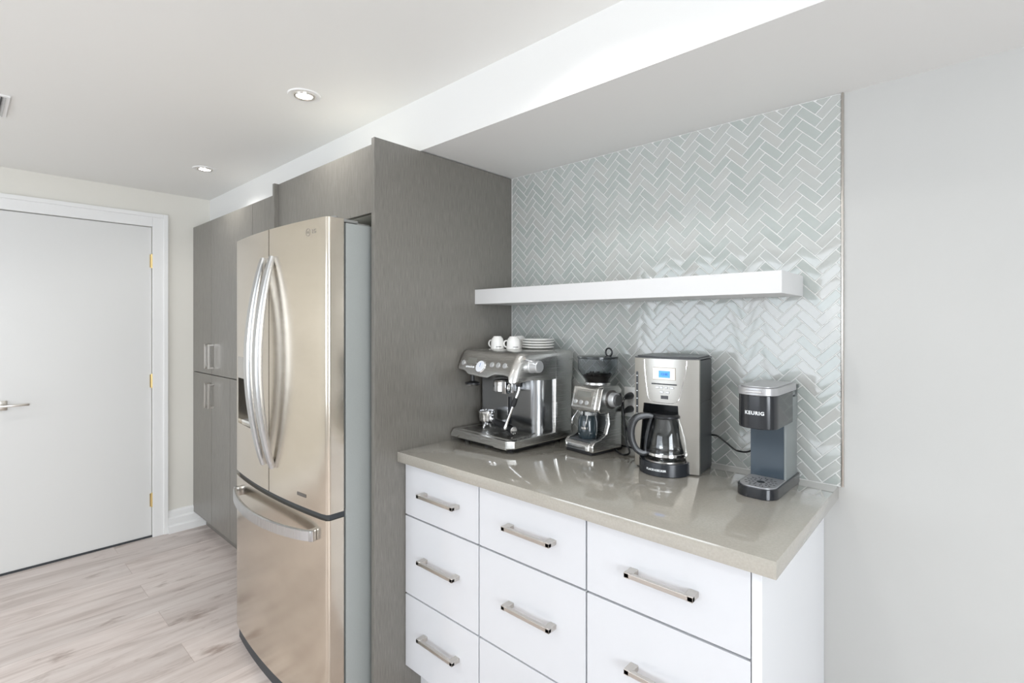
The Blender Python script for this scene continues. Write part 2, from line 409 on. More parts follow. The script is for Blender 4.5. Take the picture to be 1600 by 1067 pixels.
def add_tile(c):
    poly = [((x - y) / s2 + OX, (x + y) / s2 + OZ) for x, y in c]
    poly = clip(poly, TX0 + .002, TX1 - .0005, TZ0 + .001, TZ1 - .001)
    q = []
    for p in poly:
        if not q or math.hypot(p[0] - q[-1][0], p[1] - q[-1][1]) > 4e-4: q.append(p)
    if len(q) > 2 and math.hypot(q[0][0] - q[-1][0], q[0][1] - q[-1][1]) < 4e-4: q.pop()
    if len(q) < 3 or abs(parea(q)) < 1.2e-5: return
    if parea(q) < 0: q.reverse()
    i1 = inset(q, .0005); i2 = inset(q, .0013); i3 = inset(q, .0062)
    lv = [(q, -.0060), (i1 or [(p[0] * .85 + sum(a[0] for a in q) / len(q) * .15, p[1] * .85 + sum(a[1] for a in q) / len(q) * .15) for p in q], -.0078)]
    if i1 and i2: lv.append((i2, -.0082))
    if i1 and i2 and i3: lv.append((i3, -.0083))
    tilt = random.uniform(-.016, .016); tilt2 = random.uniform(-.016, .016)
    cx = sum(a[0] for a in q) / len(q); cz = sum(a[1] for a in q) / len(q)
    rings = [[bmt.verts.new((p[0], y + ((p[0] - cx) * tilt + (p[1] - cz) * tilt2 if k else 0), p[1])) for p in pl] for k, (pl, y) in enumerate(lv)]
    for a, b_ in zip(rings, rings[1:]):
        for k in range(len(a)): bmt.faces.new([a[k], a[(k + 1) % len(a)], b_[(k + 1) % len(a)], b_[k]])
    bmt.faces.new(rings[-1]).material_index = 0
h = G_ / 2
for k in range(-70, 71):
    for j in range(-16, 17):
        ox, oy = k * W_ + j * L_, k * W_ - j * L_
        X_ = (ox - oy) / s2 + OX; Z_ = (ox + oy) / s2 + OZ
        if X_ < TX0 - .2 or X_ > TX1 + .2 or Z_ < TZ0 - .2 or Z_ > TZ1 + .2: continue
        add_tile([(ox + h, oy + h), (ox + L_ - h, oy + h), (ox + L_ - h, oy + W_ - h), (ox + h, oy + W_ - h)])
        x0_, y1_ = ox + L_, oy + W_
        add_tile([(x0_ + h, y1_ - L_ + h), (x0_ + W_ - h, y1_ - L_ + h), (x0_ + W_ - h, y1_ - h), (x0_ + h, y1_ - h)])
bs = thing('tile_backsplash', 'pale grey-green glossy herringbone tile backsplash above the worktop', 'backsplash', (0, 0, 0))
bm = B(); box(bm, TX0 - .003, TX1, -.0068, -.0004, TZ0 - .002, TZ1 + .001); obj('grout', bm, GROUT, bs, smooth=0)
tl = obj('tiles', bmt, TILE, bs, smooth=20)
bm = B(); box(bm, TX1, TX1 + .006, -.0105, -.0004, TZ0 - .002, TZ1 + .001, bev=.001); obj('edge_strip', bm, NICKEL, bs)

# ------------------------------------------------------------------ floating shelf
bm = B(); box(bm, -1.624, -.39, -.25, -.0095, 1.484, 1.548)
tag(obj('floating_shelf', bm, SHELFW, bevel=.0015), 'thick white floating shelf mounted across the tiled backsplash', 'shelf')

# ------------------------------------------------------------------ white drawer units
def drawer_handle(name, parent, x, y, z, L=.19):
    bm = B(); hw = L / 2
    box(bm, x - hw, x + hw, y - .036, y - .024, z - .006, z + .006)
    for s in (-1, 1):
        xe = x + s * hw; pts = [(xe, y), (xe, y - .036), (xe - s * .014, y - .036), (xe - s * .022, y - .024), (xe - s * .022, y)]
        prism(bm, pts, z - .007, z + .007, 'z')
    return obj(name, bm, NICKEL, parent, bevel=.0012)
rows = [(.664, .868), (.361, .658), (.078, .355)]
YD = -.602
def drawer_unit(x0, x1, hx, label, hl, side=False):
    t = thing('drawer_unit', label, 'cabinet', ((x0 + x1) / 2, -.3, FL), group='white drawer units under the worktop')
    ox, oy, oz = (x0 + x1) / 2, -.3, FL
    bm = B(); xe = x1 - (.022 if side else 0)
    box(bm, x0 - ox + .0005, xe - ox - .0005, YD - oy, -.002 - oy, .075 - oz, .871 - oz)
    obj('cabinet_body', bm, CABW, t, smooth=0)
    bm = B(); box(bm, x0 - ox, x1 - ox - (.022 if side else 0), -.545 - oy, -.53 - oy, 0, .075 - oz); obj('toe_kick', bm, CABW, t, smooth=0)
    if side:
        bm = B(); box(bm, x1 - .0215 - ox, x1 - ox, -.62 - oy, -.002 - oy, 0, .871 - oz); obj('end_panel', bm, CABW, t, bevel=.001)
    for (a, b_), hz_ in zip(rows, (.765, .521, .236)):
        bm = B(); g0 = .0018
        box(bm, x0 - ox + g0, xe - ox - g0, YD - .018 - oy, YD - oy - .0005, a - oz, b_ - oz)
        dr = obj('drawer', bm, GLOSSW, t, bevel=.0012)
        hd = drawer_handle('handle', dr, hx - ox, YD - .018 - oy, hz_ - oz, hl)
drawer_unit(-1.624, -1.215, -1.409, 'white gloss three-drawer unit beside the dark tall panel', .20)
drawer_unit(-1.213, -.789, -.985, 'middle white gloss three-drawer unit under the worktop', .188)
drawer_unit(-.787, -.335, -.562, 'white gloss three-drawer unit at the right end, with exposed side panel', .178, True)
bm = B(); box(bm, -1.6245, -.297, -.657, -.001, .8715, .91, bev=.0015)
tag(obj('worktop', bm, QUARTZ), 'polished taupe quartz worktop over the white drawers', 'worktop')

# ------------------------------------------------------------------ dark tall cabinets
bm = B(); box(bm, -1.645, -1.625, -.756, -.001, FL, 2.086)
tag(obj('tall_end_panel', bm, LAM, bevel=.0008), 'tall dark wood-grain panel between the fridge and the worktop', 'panel')
bm = B(); box(bm, -2.549, -2.530, -.742, -.001, FL, 2.086)
tag(obj('tall_end_panel', bm, LAM, bevel=.0008), 'thin dark wood-grain upright panel left of the fridge', 'panel')
t = thing('bridge_cabinet', 'dark wood-grain overhead cabinet bridging above the fridge', 'cabinet', (-2.09, -.36, 1.823))
bm = B(); box(bm, -.4395, .443, -.341, .358, 0, .260); obj('cabinet_body', bm, mat('cabinet_underside', (0.62, 0.60, 0.54), .5), t, smooth=0)
bm = B(); box(bm, -.4395, .443, -.361, -.342, 0.0, .262); obj('door', bm, LAM, t, bevel=.001)
# pantry
PY = -.648
t = thing('pantry_cabinet', 'tall dark wood-grain pantry cabinet against the end wall', 'cabinet', (-3.34, -.32, FL))
ox, oy, oz = -3.34, -.32, FL
bm = B(); box(bm, -4.128 - ox, -2.554 - ox, PY + .0195 - oy, -.002 - oy, .05 - oz, 2.085 - oz); obj('cabinet_body', bm, LAM, t, smooth=0)
bm = B(); box(bm, -4.10 - ox, -2.554 - ox, -.575 - oy, -.56 - oy, 0, .05 - oz); obj('toe_kick', bm, LAM, t, smooth=0)
def pdoor(x0, x1, z0, z1, hx=None, hz0=0, hz1=0):
    bm = B(); box(bm, x0 - ox + .0016, x1 - ox - .0016, PY - oy, PY + .019 - oy, z0 - oz, z1 - oz)
    dd = obj('door', bm, LAM, t, bevel=.001)
    if hx is not None:
        bm = B(); y = PY - oy; x = hx - ox
        box(bm, x - .006, x + .006, y - .036, y - .024, hz0 - oz, hz1 - oz)
        for q in (hz0, hz1 - .012): box(bm, x - .006, x + .006, y - .025, y, q - oz, q + .012 - oz)
        obj('handle', bm, NICKEL, dd, bevel=.001)
pdoor(-4.128, -3.74, 1.06, 2.085, -3.765, 1.10, 1.262); pdoor(-3.74, -3.05, 1.06, 2.085, -3.695, 1.10, 1.262); pdoor(-3.05, -2.555, 1.06, 2.085)
pdoor(-4.128, -3.74, .055, 1.055, -3.765, .84, 1.003); pdoor(-3.74, -3.405, .055, 1.055, -3.695, .84, 1.003); pdoor(-3.405, -2.555, .055, 1.055)

# ------------------------------------------------------------------ fridge
fr = thing('refrigerator', 'stainless steel french door refrigerator with bottom freezer drawer', 'refrigerator', (-2.11, -.48, FL))
ox, oy, oz = -2.11, -.48, FL
FX0, FX1, FYB = -2.54 - ox, -1.68 - ox, -.847 - oy
def fy(x):                                   # bowed front of the doors
    u = x / .43; return -.912 - oy - .028 * (1 - u * u)
def curved(bm, x0, x1, z0, z1, yb=FYB, n_=14, r0=0, r1=0, off=0.0):
    pts = []
    for k in range(n_ + 1):
        x = x0 + (x1 - x0) * k / n_; y = fy(x) + off
        if r0 and k == 0:
            for q in range(6): a = R(90 * q / 5); pts.append((x + r0 - r0 * math.cos(a), y + r0 - r0 * math.sin(a)))
        elif r1 and k == n_:
            for q in range(6): a = R(90 - 90 * q / 5); pts.append((x - r1 + r1 * math.cos(a), y + r1 - r1 * math.sin(a)))
        else:
            if r0 and x < x0 + r0 * 1.2: continue
            if r1 and x > x1 - r1 * 1.2: continue
            pts.append((x, y))
    pts += [(x1, yb), (x0, yb)]
    prism(bm, pts, z0 - oz, z1 - oz, 'z')
bm = B(); box(bm, FX0 + .014, FX1 - .001, -.838 - oy, -.05 - oy, .06, 1.765 - oz); obj('case', bm, FRSIDE, fr, bevel=.003)
bm = B(); box(bm, FX0 + .02, FX1 - .02, FYB, -.838 - oy, .075, 1.755 - oz); obj('door_gasket', bm, DARKGAP, fr, smooth=0)
bm = B()                                     # base grille, curved like the drawer above it
curved(bm, FX0 + .02, FX1 - .015, FL + .0, .006, yb=-.5 - oy, off=.010); obj('base_grille', bm, DARKGAP, fr)
bm = B(); ZD0, ZD1, xm = .722, 1.778, 0.008
# left door with a recessed dispenser: four strips round the recess and its lining
hx0, hx1, hz0, hz1 = -2.495 - ox, -2.275 - ox, .945, 1.245
curved(bm, FX0, hx0, ZD0, ZD1, r0=.014, n_=8); curved(bm, hx1, xm - .003, ZD0, ZD1, n_=8)
curved(bm, hx0, hx1, ZD0, hz0, n_=8); curved(bm, hx0, hx1, hz1, ZD1, n_=8)
dl = obj('left_door', bm, FSTEEL, fr); dl['label'] = 'left fridge door with water and ice dispenser'
bm = B(); box(bm, hx0 + .001, hx1 - .001, FYB + .001, FYB + .006, hz0 - oz + .001, hz1 - oz - .001); 
box(bm, hx0 + .001, hx1 - .001, FYB, -.903 - oy, hz0 - oz + .0005, hz0 - oz + .012)
o = obj('dispenser_recess', bm, mat('dispenser_grey', (.60, .60, .58), .35), fr, smooth=0)
bm = B(); curved(bm, hx0, hx1, 1.152, 1.247, yb=-.90 - oy, off=-.0015, n_=8); obj('dispenser_panel', bm, mat('dispenser_panel_silver', (.52, .49, .45), .2, .8), fr)
bm = B(); box(bm, hx0 + .085, hx0 + .125, -.885 - oy, -.875 - oy, 1.02 - oz, 1.14 - oz, bev=.004); obj('dispenser_paddle', bm, BLACK, fr)
bm = B(); curved(bm, xm + .003, FX1, ZD0, ZD1, r1=.016, n_=14); dr_ = obj('right_door', bm, FSTEEL, fr)
bm = B(); curved(bm, FX0, FX1, .004, .700, r0=.014, r1=.016, n_=24); fz = obj('freezer_drawer', bm, FSTEEL, fr)
bm = B(); curved(bm, FX0 + .008, FX1 - .008, .694, .7265, yb=-.84 - oy, off=.014, n_=16); obj('drawer_gap_trim', bm, DARKGAP, fr)
def vhandle(x, lean):
    bm = B(); N = 26; pts = []
    for k in range(N + 1):
        s = k / N; z = .825 + .840 * s
        bow = math.sin(PI * s) ** .85
        pts.append((x, fy(x) - .004 - .058 * bow, z - oz))
    sweep(bm, pts, (1, 0, 0), lambda s: .024 + .014 * math.sin(PI * s) ** .5, lambda s: .018 + .010 * math.sin(PI * s))
    return bm
obj('handle', vhandle(xm - .042, 0), HSTEEL, fr); obj('handle', vhandle(xm + .042, 0), HSTEEL, fr)
bm = B(); pts = []
for k in range(27):
    s = k / 26; x = -2.475 - ox + (.735) * s; bow = math.sin(PI * min(1, max(0, s))) ** .6
    pts.append((x, fy(x) - .010 - .052 * bow, .640 - oz - .004 * math.sin(PI * s)))
sweep(bm, pts, (0, 0, 1), lambda s: .040, lambda s: .016)
for x in (-2.463 - ox, -1.752 - ox): box(bm, x - .012, x + .012, fy(x) - .024, fy(x) + .001, .620 - oz, .660 - oz, bev=.003)
obj('drawer_handle', bm, HSTEEL, fr)
for sx in (-1, 1):
    bm = B(); xh = sx * .372
    box(bm, xh - .030, xh + .030, -.82 - oy, -.72 - oy, 1.764 - oz, 1.776 - oz, bev=.004)
    cyl(bm, (xh + sx * .03, -.868 - oy, 1.765 - oz), (xh + sx * .03, -.868 - oy, 1.787 - oz), .012, seg=18)
    box(bm, xh + sx * .006, xh + sx * .044, -.866 - oy, -.78 - oy, 1.770 - oz, 1.781 - oz, bev=.003)
    obj('hinge_cover', bm, mat('hinge_cover_grey', (.27, .27, .26), .4), fr)
bm = B(); box(bm, -.14, .33, -.885 - oy, -.86 - oy, 1.777 - oz, 1.786 - oz); obj('top_cap', bm, mat('warm_cap', (.62, .55, .44), .4), fr, bevel=.001)
def on_front(x, z, off=.0006):
    sl = (fy(x + .01) - fy(x - .01)) / .02
    return facing((x, fy(x) - off, z - oz), (1, sl, 0), (0, 0, 1))
# engraved emblem: ring with the two letters, then the letters again
xl = -1.795 - ox
bm = B(); Mx = on_front(xl, 1.732)
for k in range(24):
    a0, a1 = 2 * PI * k / 24, 2 * PI * (k + 1) / 24
    vs = [bm.verts.new(Mx @ Vector((r * math.cos(a), r * math.sin(a), 0))) for r, a in ((.0125, a0), (.0142, a0), (.0142, a1), (.0125, a1))]
    bm.faces.new(vs)
obj('emblem', bm, GREYP, fr, smooth=0)
text('emblem_lettering', 'LG', .013, GREYP, fr, on_front(xl, 1.732))
text('brand_lettering', 'LG', .022, GREYP, fr, on_front(xl + .038, 1.732))
bm = B(); vs = box(bm, -.030, .030, -.006, .006, -.0002, .0006, M=on_front(-1.838 - ox, .765)); obj('badge', bm, mat('badge_dark', (.10, .09, .08), .3), fr, smooth=0)

# ------------------------------------------------------------------ ceiling lights and register
def make_downlight(x, y, label):
    t = thing('recessed_light', label, 'ceiling light', (x, y, ZC), group='recessed ceiling lights')
    bm = B(); lathe(bm, [(.040, -.001), (.046, -.004), (.060, -.0045), (.063, 0), (.040, 0)], seg=40, cap=False); obj('trim_ring', bm, TRIM, t)
    bm = B(); lathe(bm, [(.030, -.004), (.034, -.008), (.0385, -.0075), (.040, -.002), (.030, -.002)], seg=36, cap=False); obj('gimbal_ring', bm, NICKEL, t)
    bm = B(); lathe(bm, [(0, -.0055), (.02, -.0055), (.030, -.004)], seg=32, cap=False); obj('diffuser', bm, LAMP, t)
    return t
lab = {0: 'round recessed ceiling light farther away, near the end wall', 1: 'round recessed ceiling light nearest the bulkhead and fridge'}
for i, (x, y) in enumerate(DOWNLIGHTS[:2]): make_downlight(x, y, lab[i])
reg = thing('ceiling_vent', 'white slatted ceiling air vent at the left edge', 'vent', (-2.97, -1.745, ZC))
bm = B()
for a in ((-.15, .15, -.10, -.085), (-.15, .15, .085, .10), (-.15, -.135, -.085, .085), (.135, .15, -.085, .085)): box(bm, *a, -.006, 0)
obj('frame', bm, TRIM, reg, bevel=.001)
bm = B()
for k in range(11):
    y = -.078 + .0155 * k; prism(bm, [(y, -.001), (y + .010, -.008), (y + .0112, -.0072), (y + .0015, -.001)], -.135, .135, 'x')
obj('louvre_slats', bm, KSILVER, reg, smooth=0)
bm = B(); box(bm, -.135, .135, -.085, .085, -.0008, 0); obj('backing', bm, DARKGAP, reg, smooth=0)

# ------------------------------------------------------------------ wall socket
so = thing('wall_outlet', 'white double wall outlet on the tiles behind the coffee maker', 'outlet', (-.980, -.0095, 1.092))
bm = B(); box(bm, -.036, .036, -.006, 0, -.058, .058, bev=.002); obj('cover_plate', bm, WHITEP, so)
for zz in (-.026, .026):
    bm = B(); prism(bm, rrect(-.017, .017, zz - .014, zz + .014, (.006,) * 4, 4), -.0075, -.005, 'y'); obj('receptacle', bm, WHITEP, so)

# ------------------------------------------------------------------ espresso machine
em = thing('espresso_machine', 'large brushed steel espresso machine in the corner by the dark panel', 'coffee machine', (-1.262, -.415, .91), R(-3))
Wm = -.357
# base with drip tray
bm = B()
prism(bm, [(Wm, .366), (Wm, .018), (Wm + .018, .002), (-.022, .002), (0, .026), (0, .366)], .018, .049, 'z')
# notch skirt below the front
o = obj('base', bm, MSTEEL, em, bevel=.004)
bm = B(); prism(bm, [(Wm + .004, .030), (Wm + .004, .020), (Wm + .045, .020), (Wm + .060, .030), (-.105, .030), (-.088, .016), (-.022, .016), (-.022, .030), (-.022, .050), (Wm + .02, .050)], .0, .012, 'y')
obj('front_skirt', bm, MSTEEL, em, bevel=.0015)
bm = B(); box(bm, Wm + .02, -.02, .03, .36, .006, .0185); 
for fx in (Wm + .05, -.05, -.18):
    cyl(bm, (fx, .05, 0), (fx, .05, .010), .012, seg=14); cyl(bm, (fx, .33, 0), (fx, .33, .010), .012, seg=14)
obj('feet', bm, MBLACK, em)
bm = B()                                     # grid with slots cut as raised bars
box(bm, Wm + .014, -.016, .016, .166, .047, .0495)
for k in range(20):
    y = .024 + .0070 * k; box(bm, Wm + .03, -.03, y, y + .0035, .0495, .052)
obj('drip_tray', bm, MSTEEL, em, smooth=0)
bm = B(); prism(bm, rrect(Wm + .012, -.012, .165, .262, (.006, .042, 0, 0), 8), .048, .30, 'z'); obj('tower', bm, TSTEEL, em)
bm = B(); box(bm, Wm, 0, .255, .372, .012, .378, bev=.016, seg=5); obj('housing', bm, MSTEEL, em)
bm = B(); box(bm, Wm + .184, Wm + .197, .160, .166, .07, .185, bev=.002); obj('tower_groove', bm, BLACK, em)
bm = B(); box(bm, Wm + .180, Wm + .183, .160, .166, .07, .187); obj('groove_trim', bm, CHROME, em, smooth=0)
# head: faceted front outline extruded along the slope
def fyz(z): return .026 + (z - .289) * .034 / .073        # the control face is one sloping plane
def head_sec(x, zb, o, dz):                  # side profile at station x, zb = lower lip, o = corner setback, dz = top edge drop
    P_ = [(fyz(zb + .012) + .016, zb - .004), (fyz(zb + .004) + .003, zb), (fyz(zb + .010), zb + .010), (fyz(.330), .330), (.060, .362), (.070, .373), (.090, .379), (.366, .379), (.371, .374), (.371, .262), (.160, .266), (.100, min(.272, zb + .004))]
    return [(x, y + (o if y < .12 else 0), z - (dz if z > .36 else 0)) for y, z in P_]
st = [(Wm + .004, .302, .010, .008), (Wm + .008, .299, .003, .003), (Wm + .014, .298, 0, 0), (Wm + .055, .296, 0, 0), (Wm + .082, .282, 0, 0), (Wm + .170, .276, 0, 0), (Wm + .205, .276, 0, 0), (Wm + .240, .291, 0, 0), (Wm + .298, .291, 0, 0),
      (Wm + .318, .284, 0, 0), (Wm + .329, .268, .0005, 0), (Wm + .337, .264, .003, .001), (Wm + .345, .264, .007, .003), (Wm + .351, .266, .013, .006), (Wm + .3555, .270, .024, .011)]
bm = B(); rings = []
for i, (x, zb, o_, dz) in enumerate(st):
    rings.append([bm.verts.new(p) for p in head_sec(x, zb, o_, dz)])
for a, b_ in zip(rings, rings[1:]):
    for k in range(len(a)): bm.faces.new([a[k], a[(k + 1) % len(a)], b_[(k + 1) % len(a)], b_[k]])
bm.faces.new(rings[0]); bm.faces.new(rings[-1])
obj('head', bm, MSTEEL, em, smooth=30)
# face frame
f0 = Vector((0, .026, .289)); f1 = Vector((0, .060, .362)); fu = (f1 - f0).normalized(); fn = Vector((0, -fu.z, fu.y))
def face(u, v, off=0.0): return Vector((Wm + .010 + u * .325, 0, 0)) + f0 + (f1 - f0) * v + fn * off
def disc(name, u, v, r, hgt, m, rim=None, par=em):
    bm = B(); lathe(bm, [(r, 0), (r, hgt - r * .1), (r * .9, hgt), (0, hgt)], face(u, v, -.001), fn, 28); return obj(name, bm, m, par)
for u in (.085, .625, .735, .850):
    disc('button', u, .50, .0105, .005, BUTTON)
    bm = B(); lathe(bm, [(.0118, 0), (.0128, .0022), (.0108, .0024)], face(u, .50, -.0005), fn, 28, cap=False); obj('button_ring', bm, CHROME, em)
Mf = facing(face(.235, .64, .0004), (1, 0, 0), fu)
bm = B(); box(bm, -.027, .027, -.012, .012, -.002, .0008, M=Mf); obj('display', bm, LCDG, em, smooth=0)
bm = B()
for k in range(4): box(bm, -.026 + k * .0142, -.018 + k * .0142, -.0035, .0035, -.001, .0018, M=facing(face(.235, .30, 0), (1, 0, 0), fu))
obj('small_buttons', bm, INKW, em, smooth=0)
disc('gauge_bezel', .43, .36, .0285, .005, CHROME)
disc('gauge_face', .43, .36, .0255, .0062, DIALFACE)
bm = B(); box(bm, -.0008, .0008, -.003, .014, 0, .0006, M=facing(face(.43, .36, .0054), (1, 1, -.2), fu)); obj('gauge_needle', bm, mat('needle_blue', (.08, .2, .5), .4), em, smooth=0)
# steam dial with lever on the right cheek
bm = B(); lathe(bm, [(.027, 0), (.027, .006), (.024, .008), (.0235, .040), (.021, .043), (0, .043)], (-.002, .120, .324), (1, 0, 0), 32); obj('steam_dial', bm, BUTTON, em)
bm = B(); tube(bm, [(.010, .118, .342), (.014, .086, .350), (.016, .062, .356)], .004, 8, [.0045, .0035, .005]); obj('steam_lever', bm, CHROME, em)
# group head, spout, wand
bm = B(); lathe(bm, [(.043, .0), (.048, .004), (.048, .040), (.044, .046), (.034, .05)], (Wm + .214, .112, .215), (0, 0, 1), 36)
box(bm, Wm + .246, Wm + .268, .064, .110, .213, .262, bev=.002); obj('group_head', bm, CHROME, em)
bm = B(); cyl(bm, (Wm + .064, .068, .240), (Wm + .064, .068, .300), .009, seg=18); lathe(bm, [(.006, .014), (.030, .006), (.030, 0)], (Wm + .064, .068, .236), (0, 0, 1), 24); obj('hot_water_spout', bm, BLACK, em)
bm = B(); lathe(bm, [(.0, 0), (.028, 0), (.032, .003), (.028, .007)], (Wm + .064, .068, .230), (0, 0, 1), 28); obj('spout_disc', bm, CHROME, em)
bm = B(); cyl(bm, (-.030, .080, .270), (-.030, .080, .246), .016, .012, 20); obj('wand_collar', bm, BLACK, em)
bm = B(); wp = catmull([(-.030, .080, .255), (-.030, .078, .230), (-.038, .072, .205), (-.056, .062, .150), (-.074, .052, .095), (-.078, .050, .078)], 6)
tube(bm, wp, .0052, 12, [.0052] * (len(wp) - 9) + [.0055, .006, .0068, .0075, .0078, .0078, .0076, .007, .005]); obj('steam_wand', bm, CHROME, em)
bm = B(); tube(bm, [(-.039, .0715, .203), (-.046, .067, .182), (-.050, .0645, .170)], .010, 12, [.008, .0105, .009]); obj('wand_grip', bm, MBLACK, em)

# portafilter resting on the drip tray
pf = thing('portafilter', 'steel portafilter with black handle lying on the drip tray', 'portafilter', (-1.512, -.285, .962), R(-13))
bm = B(); lathe(bm, [(.020, .022), (.030, .030), (.0325, .040), (.034, .062), (.0355, .064), (.0355, .070), (.031, .070), (.029, .045), (0, .042)], (0, 0, 0), (0, 0, 1), 36)
box(bm, -.040, .040, -.008, .008, .052, .058, bev=.002); obj('basket', bm, CHROME, pf)
bm = B(); cyl(bm, (0, 0, .026), (0, 0, .012), .008, seg=14)
for s in (-1, 1): tube(bm, [(0, 0, .016), (0, s * .012, .012), (0, s * .018, .0)], .005, 10, [.007, .006, .0045])
obj('spout', bm, CHROME, pf)
bm = B(); cyl(bm, (.028, 0, .040), (.060, 0, .036), .008, .009, 16); obj('handle_collar', bm, CHROME, pf)
bm = B(); cyl(bm, (.194, 0, .0203), (.1985, 0, .020), .0150, seg=24, ch=.0012); obj('handle_end_cap', bm, CHROME, pf)
bm = B(); hp = [(.055, 0, .0365), (.070, 0, .034), (.110, 0, .030), (.160, 0, .0245), (.195, 0, .0203)]; tube(bm, hp, .01, 24, [.010, .0135, .0145, .0165, .017]); obj('handle', bm, BLACK, pf)

# cups upside down and saucers on top of the machine
TOPZ = .91 + .379
def make_cup(x, y, rz, label):
    t = thing('espresso_cup', label, 'cup', (x, y, TOPZ), rz, 'espresso cups on top of the espresso machine')
    bm = B(); lathe(bm, [(.0285, 0), (.0305, .001), (.0305, .004), (.0295, .012), (.028, .030), (.025, .044), (.019, .0505), (.017, .0545), (.0155, .0545), (.0145, .0515), (0, .0510)], seg=36, cap=False)
    lathe(bm, [(.0285, 0), (.0275, .012), (.026, .030), (.022, .044), (0, .047)], seg=36, cap=False)
    obj('bowl', bm, CERAMIC, t)
    bm = B(); tube(bm, catmull([(-.0285, 0, .010), (-.040, 0, .010), (-.046, 0, .022), (-.041, 0, .034), (-.026, 0, .037)], 6), .0035, 10); obj('cup_handle', bm, CERAMIC, t)
    bm = B()
    for k in range(7):
        a = R(-62 + 6.5 * k); r = .0303
        c = Vector((r * math.cos(a), r * math.sin(a), .010))
        box(bm, -.0012, .0012, -.0004, .0004, -.0016, .0016, M=Matrix.Translation(c) @ Matrix.Rotation(a + PI / 2, 4, 'Z'))
    obj('cup_lettering', bm, INK, t, smooth=0)
    return t
make_cup(-1.528, -.205, R(8), 'white espresso cup upside down, nearest the dark panel')
make_cup(-1.452, -.185, R(14), 'white espresso cup upside down, in front of the saucers')
make_cup(-1.492, -.098, R(150), 'white espresso cup upside down, mostly hidden behind the others')
for k in range(4):
    bm = B(); lathe(bm, [(0, .002), (.030, .002), (.032, 0), (.036, .001), (.055, .0045), (.0675, .0082), (.0698, .0105), (.0675, .0128), (.054, .0095), (.034, .0045), (0, .0045)], seg=48, cap=False)
    o = obj('saucer', bm, CERAMIC, loc=(-1.378 + .001 * (k % 2), -.108, TOPZ + .0001 + k * .0108))
    tag(o, ['white saucer at the bottom of the stack on the espresso machine', 'white saucer second from the bottom of the stack', 'white saucer second from the top of the stack', 'white saucer on top of the stack beside the cups'][k], 'saucer', 'stacked saucers on the espresso machine')

# ------------------------------------------------------------------ grinder
gr = thing('coffee_grinder', 'steel coffee grinder with smoky bean hopper beside the espresso machine', 'coffee grinder', (-1.030, -.222, .91), R(-9))
bm = B()                                     # C-shaped side profile
prof = [(.000, .012), (.000, .034), (.006, .042), (.020, .046), (.060, .046), (.092, .050), (.108, .068), (.114, .100), (.110, .150), (.090, .155), (.042, .150), (.034, .158), (.032, .170), (.054, .238), (.060, .246), (.075, .250), (.158, .250), (.168, .240), (.170, .012)]
prism(bm, prof, -.138, -.018, 'x')
obj('body', bm, GSTEEL, gr, bevel=.005, smooth=40, bseg=3)
bm = B()
cheek = [(.004, .010), (.002, .036), (.016, .050), (.050, .056), (.080, .070), (.096, .110), (.090, .150), (.046, .152), (.036, .165), (.056, .240), (.070, .250), (.156, .250), (.170, .236), (.170, .010)]
prism(bm, cheek, -.022, 0, 'x'); obj('side_cheek', bm, GSTEEL, gr, bevel=.006, smooth=40, bseg=3)
bm = B(); prism(bm, cheek, -.145, -.133, 'x'); obj('side_cheek', bm, GSTEEL, gr, bevel=.004, smooth=40, bseg=3)
bm = B(); box(bm, -.138, -.006, .004, .180, .0, .0125, bev=.003); obj('foot_base', bm, MBLACK, gr)
bm = B(); box(bm, -.128, -.034, .0, .002, .014, .031); box(bm, -.128, -.034, .012, .085, .046, .0475); obj('base_front', bm, mat('grinder_front_slate', (.10, .11, .12), .35), gr, smooth=0)
bm = B(); lathe(bm, [(.0, .048), (.034, .048), (.0375, .054), (.0385, .085), (.0375, .116), (.033, .130), (.026, .136), (0, .136)], (-.082, .066, 0), (0, 0, 1), 32); obj('grounds_container', bm, mat('smoky_blue_container', (.028, .042, .05), .15, coat=.5), gr)
bm = B(); cyl(bm, (-.082, .070, .135), (-.082, .070, .158), .015, seg=20); obj('outlet_spout', bm, WHITEP, gr)
bm = B(); tube(bm, catmull([(-.115, .045, .150), (-.128, .030, .120), (-.130, .028, .100)], 5), .0022, 8); obj('cradle_wire', bm, CHROME, gr)
bm = B(); tube(bm, catmull([(-.058, .040, .150), (-.050, .022, .115), (-.054, .016, .095)], 5), .0022, 8)
box(bm, -.066, -.042, .010, .022, .090, .100, bev=.002); obj('cradle', bm, CHROME, gr)
g0 = Vector((0, .032, .170)); g1 = Vector((0, .054, .238)); gu = (g1 - g0).normalized(); gn = Vector((0, -gu.z, gu.y))
def gf(x, v, off=0): return Vector((x, 0, 0)) + g0 + (g1 - g0) * v + gn * off
bm = B(); box(bm, -.048, .048, -.030, .034, 0, .0012, M=facing(gf(-.083, .48), (1, 0, 0), gu), bev=.0005, seg=1); obj('control_plate', bm, CSTEEL, gr)
bm = B(); box(bm, -.036, .036, -.011, .011, 0, .0022, M=facing(gf(-.083, .70), (1, 0, 0), gu)); obj('display', bm, LCDG, gr, smooth=0)
for x in (-.117, -.089, -.060):
    bm = B(); lathe(bm, [(.0085, 0), (.0085, .004), (.007, .0055), (0, .0055)], gf(x, .24), gn, 20); obj('button', bm, BUTTON, gr)
bm = B(); lathe(bm, [(.036, 0), (.036, .004), (.030, .006)], (-.002, .110, .200), (1, 0, 0), 32); obj('dial_ring', bm, mat('dial_ring_dark', (.16, .15, .14), .3, .7), gr)
bm = B(); lathe(bm, [(.028, 0), (.027, .020), (.024, .023), (0, .023)], (.002, .110, .200), (1, 0, 0), 32); obj('grind_dial', bm, BUTTON, gr)
